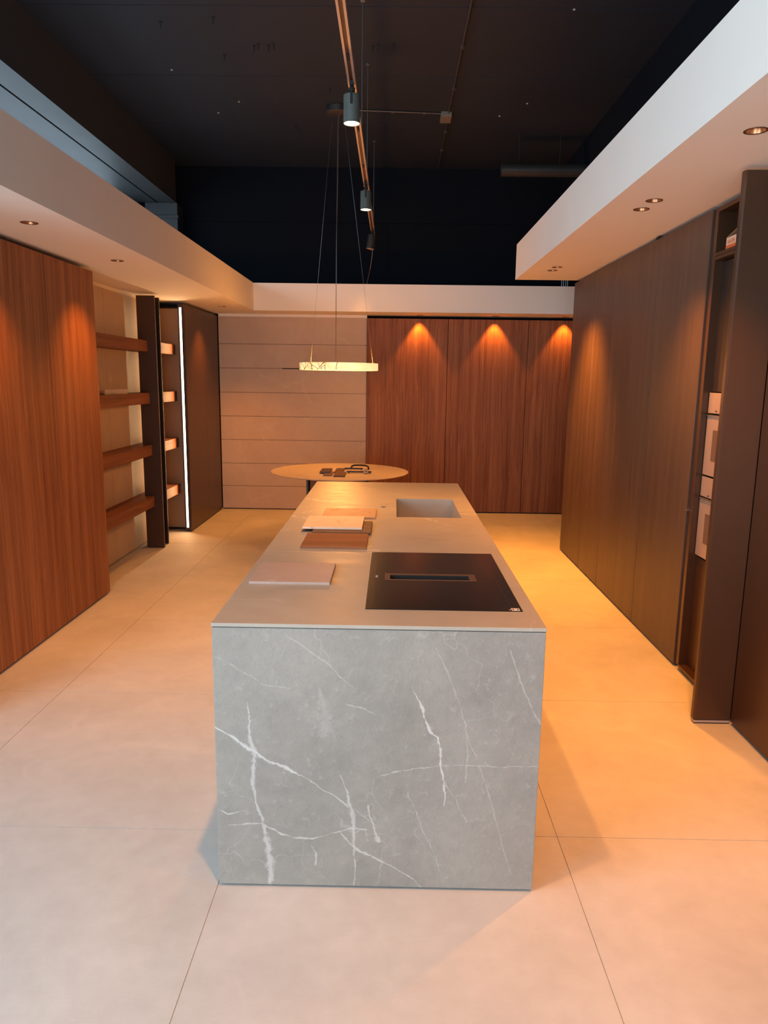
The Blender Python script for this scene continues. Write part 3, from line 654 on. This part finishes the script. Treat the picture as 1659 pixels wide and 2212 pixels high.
# ------------------------------------------------------------------ right side: smoked walnut cabinets
XR, ZR = 1.6873, 2.565
GR = 'smoked walnut cabinets on the right'
for a, b, lb in ((6.390, 7.118, 'smoked brown tall cabinet, farthest of the right-hand row'), (5.810, 6.390, 'narrow smoked brown tall cabinet, second from the far end of the right-hand row'),
                 (4.898, 5.810, 'wide smoked brown tall cabinet in the middle of the right-hand row'), (4.110, 4.898, 'smoked brown tall cabinet beside the oven niche')):
    t = tall_unit('smoked_cabinet', a, b, 1, XR, ZR, 'smoked', lb, GR)
    if a < 4.2:
        box('latch', XR-.012, XR+.02, 4.085, 4.109, .943, .949, 'steel', t)
    if 5 > a > 4.2 or abs(a-4.898) < .01: box('top_bracket', XR-.006, XR+.02, 4.90, 4.96, ZR, ZR+.012, 'black', t)
# oven niche
oc = thing('oven_cabinet', (2.0, 3.73, 0), 'tall dark bronze oven cabinet with open top compartment', 'cabinet')
yN0, yN1 = 3.425, 4.075
box('side_panel', XR, 2.26, yN1-.035, yN1, .035, 2.562, 'bronze', oc, .001)
box('side_panel', XR, 2.26, yN0, yN0+.035, .035, 2.562, 'bronze', oc, .001)
box('top_panel', XR, 2.26, yN0+.035, yN1-.035, 2.540, 2.562, 'bronze', oc)
box('upper_shelf', XR, 2.24, yN0+.035, yN1-.035, 2.3165, 2.333, 'bronze', oc, .001)
box('lower_shelf', XR, 2.24, yN0+.035, yN1-.035, 2.297, 2.314, 'bronze', oc, .001)
box('back_panel', 2.24, 2.26, yN0+.035, yN1-.035, .05, 2.540, 'bronze_dark', oc)
box('infill_panel', 1.735, 1.755, yN0+.036, yN1-.036, 1.613, 2.290, 'bronze_dark', oc)
box('infill_panel', 1.735, 1.755, yN0+.036, yN1-.036, .040, .690, 'bronze', oc)
box('bottom_rail', XR, 2.24, yN0+.035, yN1-.035, .022, .040, 'bronze', oc, .001)
box('plinth', XR+.03, 2.24, yN0, yN1, 0, .022, 'black', oc)
box('gap_strip', XR+.03, 2.2, yN1, 4.109, 0, 2.56, 'black', oc)
for zc0, lb in ((1.498, 'upper champagne built-in oven in the tall niche'), (1.042, 'lower champagne built-in oven in the tall niche')):
    o = thing('built_in_oven', (1.9, 3.75, zc0), lb, 'oven', 'built-in ovens in the tall niche')
    ya, yb = yN0+.042, yN1-.042
    hgt = .112
    box('control_panel', 1.722, 1.738, ya, yb, zc0, zc0+hgt-.003, 'oven', o, .001)
    box('control_knob', 1.712, 1.722, 3.92, 3.925, zc0+.01, zc0+.015, 'slot', o)
    zd1 = zc0-.010; zd0 = zd1-.326
    d = box('oven_door', 1.722, 1.738, ya, yb, zd0, zd1, 'oven', o, .001)
    box('oven_window', 1.7205, 1.7225, ya+.085, 3.945, zd0+.082, zd0+.248, 'oven_window', d)
    box('door_grip', 1.716, 1.722, ya, yb, zd1-.004, zd1, 'steel', d)
    box('oven_body', 1.742, 2.22, ya, yb, zd0, zc0+.105, 'black', o)
# box on the niche shelf
cbx = thing('cardboard_box', (1.75, 3.875, 2.333), 'small open orange and white cardboard box in the top compartment', 'box')
ya, yb, xa, xb, za, zb = 3.80, 3.93, 1.692, 1.83, 2.333, 2.389
bm = bmesh.new(); q = .002
bm_box(bm, xa, xa+q, ya, yb, za, zb); bm_box(bm, xb-q, xb, ya, yb, za, zb); bm_box(bm, xa+q, xb-q, yb-q, yb, za, zb); bm_box(bm, xa+q, xb-q, ya+q, yb-q, za, za+q)
obj('box_walls', bm, 'card_pale', cbx)
box('box_side', xa+q, xb-q, ya, ya+q, za, zb, 'card_brown', cbx)
box('orange_band', xa-.0006, xa, ya, yb, za, za+.017, 'card', cbx)
bm = bmesh.new(); vs = [(xa, yb, zb), (xb, yb, zb), (xb, ya+.005, zb+.03), (xa, ya+.005, zb+.03)]
lo = [bm.verts.new(p) for p in vs]; hi = [bm.verts.new((p[0], p[1], p[2]+.002)) for p in vs]
bm.faces.new(lo[::-1]); bm.faces.new(hi)
for k in range(4): bm.faces.new((lo[k], lo[(k+1) % 4], hi[(k+1) % 4], hi[k]))
obj('box_lid', bm, 'card_brown', cbx)
text('box_print', 'BAUER', .026, (xa-.001, (ya+yb)/2+.008, za+.032), (math.pi/2, 0, -math.pi/2), 'card', cbx)

# protruding fin and the near bronze panel
fn = thing('end_fin', (1.6, 3.385, 0), 'tall dark bronze fin panel standing out beside the oven cabinet', 'panel')
bm = bmesh.new()
pr = [(1.5075, 3.380), (1.5145, 3.370), (1.686, 3.370), (1.686, 3.405), (1.5075, 3.405)]
lo = [bm.verts.new((x, y, .022)) for x, y in pr]; hi = [bm.verts.new((x, y, 2.566)) for x, y in pr]
bm.faces.new(lo[::-1]); bm.faces.new(hi)
for k in range(5): bm.faces.new((lo[k], lo[(k+1) % 5], hi[(k+1) % 5], hi[k]))
obj('fin_panel', bm, 'bronze', fn)
box('glide_strip', 1.5095, 1.684, 3.371, 3.403, .006, .018, 'track', fn, .001); box('fin_foot', 1.512, 1.682, 3.374, 3.40, 0, .006, 'black', fn); box('glide_core', 1.512, 1.682, 3.374, 3.40, .018, .022, 'black', fn)
GP = 'bronze cabinets at the right edge'
for a, b, lb in ((2.45, 3.367, 'dark bronze tall cabinet at the right edge of the photo'), (1.55, 2.45, 'dark bronze tall cabinet just outside the right edge'), (.65, 1.55, 'dark bronze tall cabinet beside the camera')):
    t = tall_unit('bronze_cabinet', a, b, 1, XR, ZR, 'bronze', lb, GP)
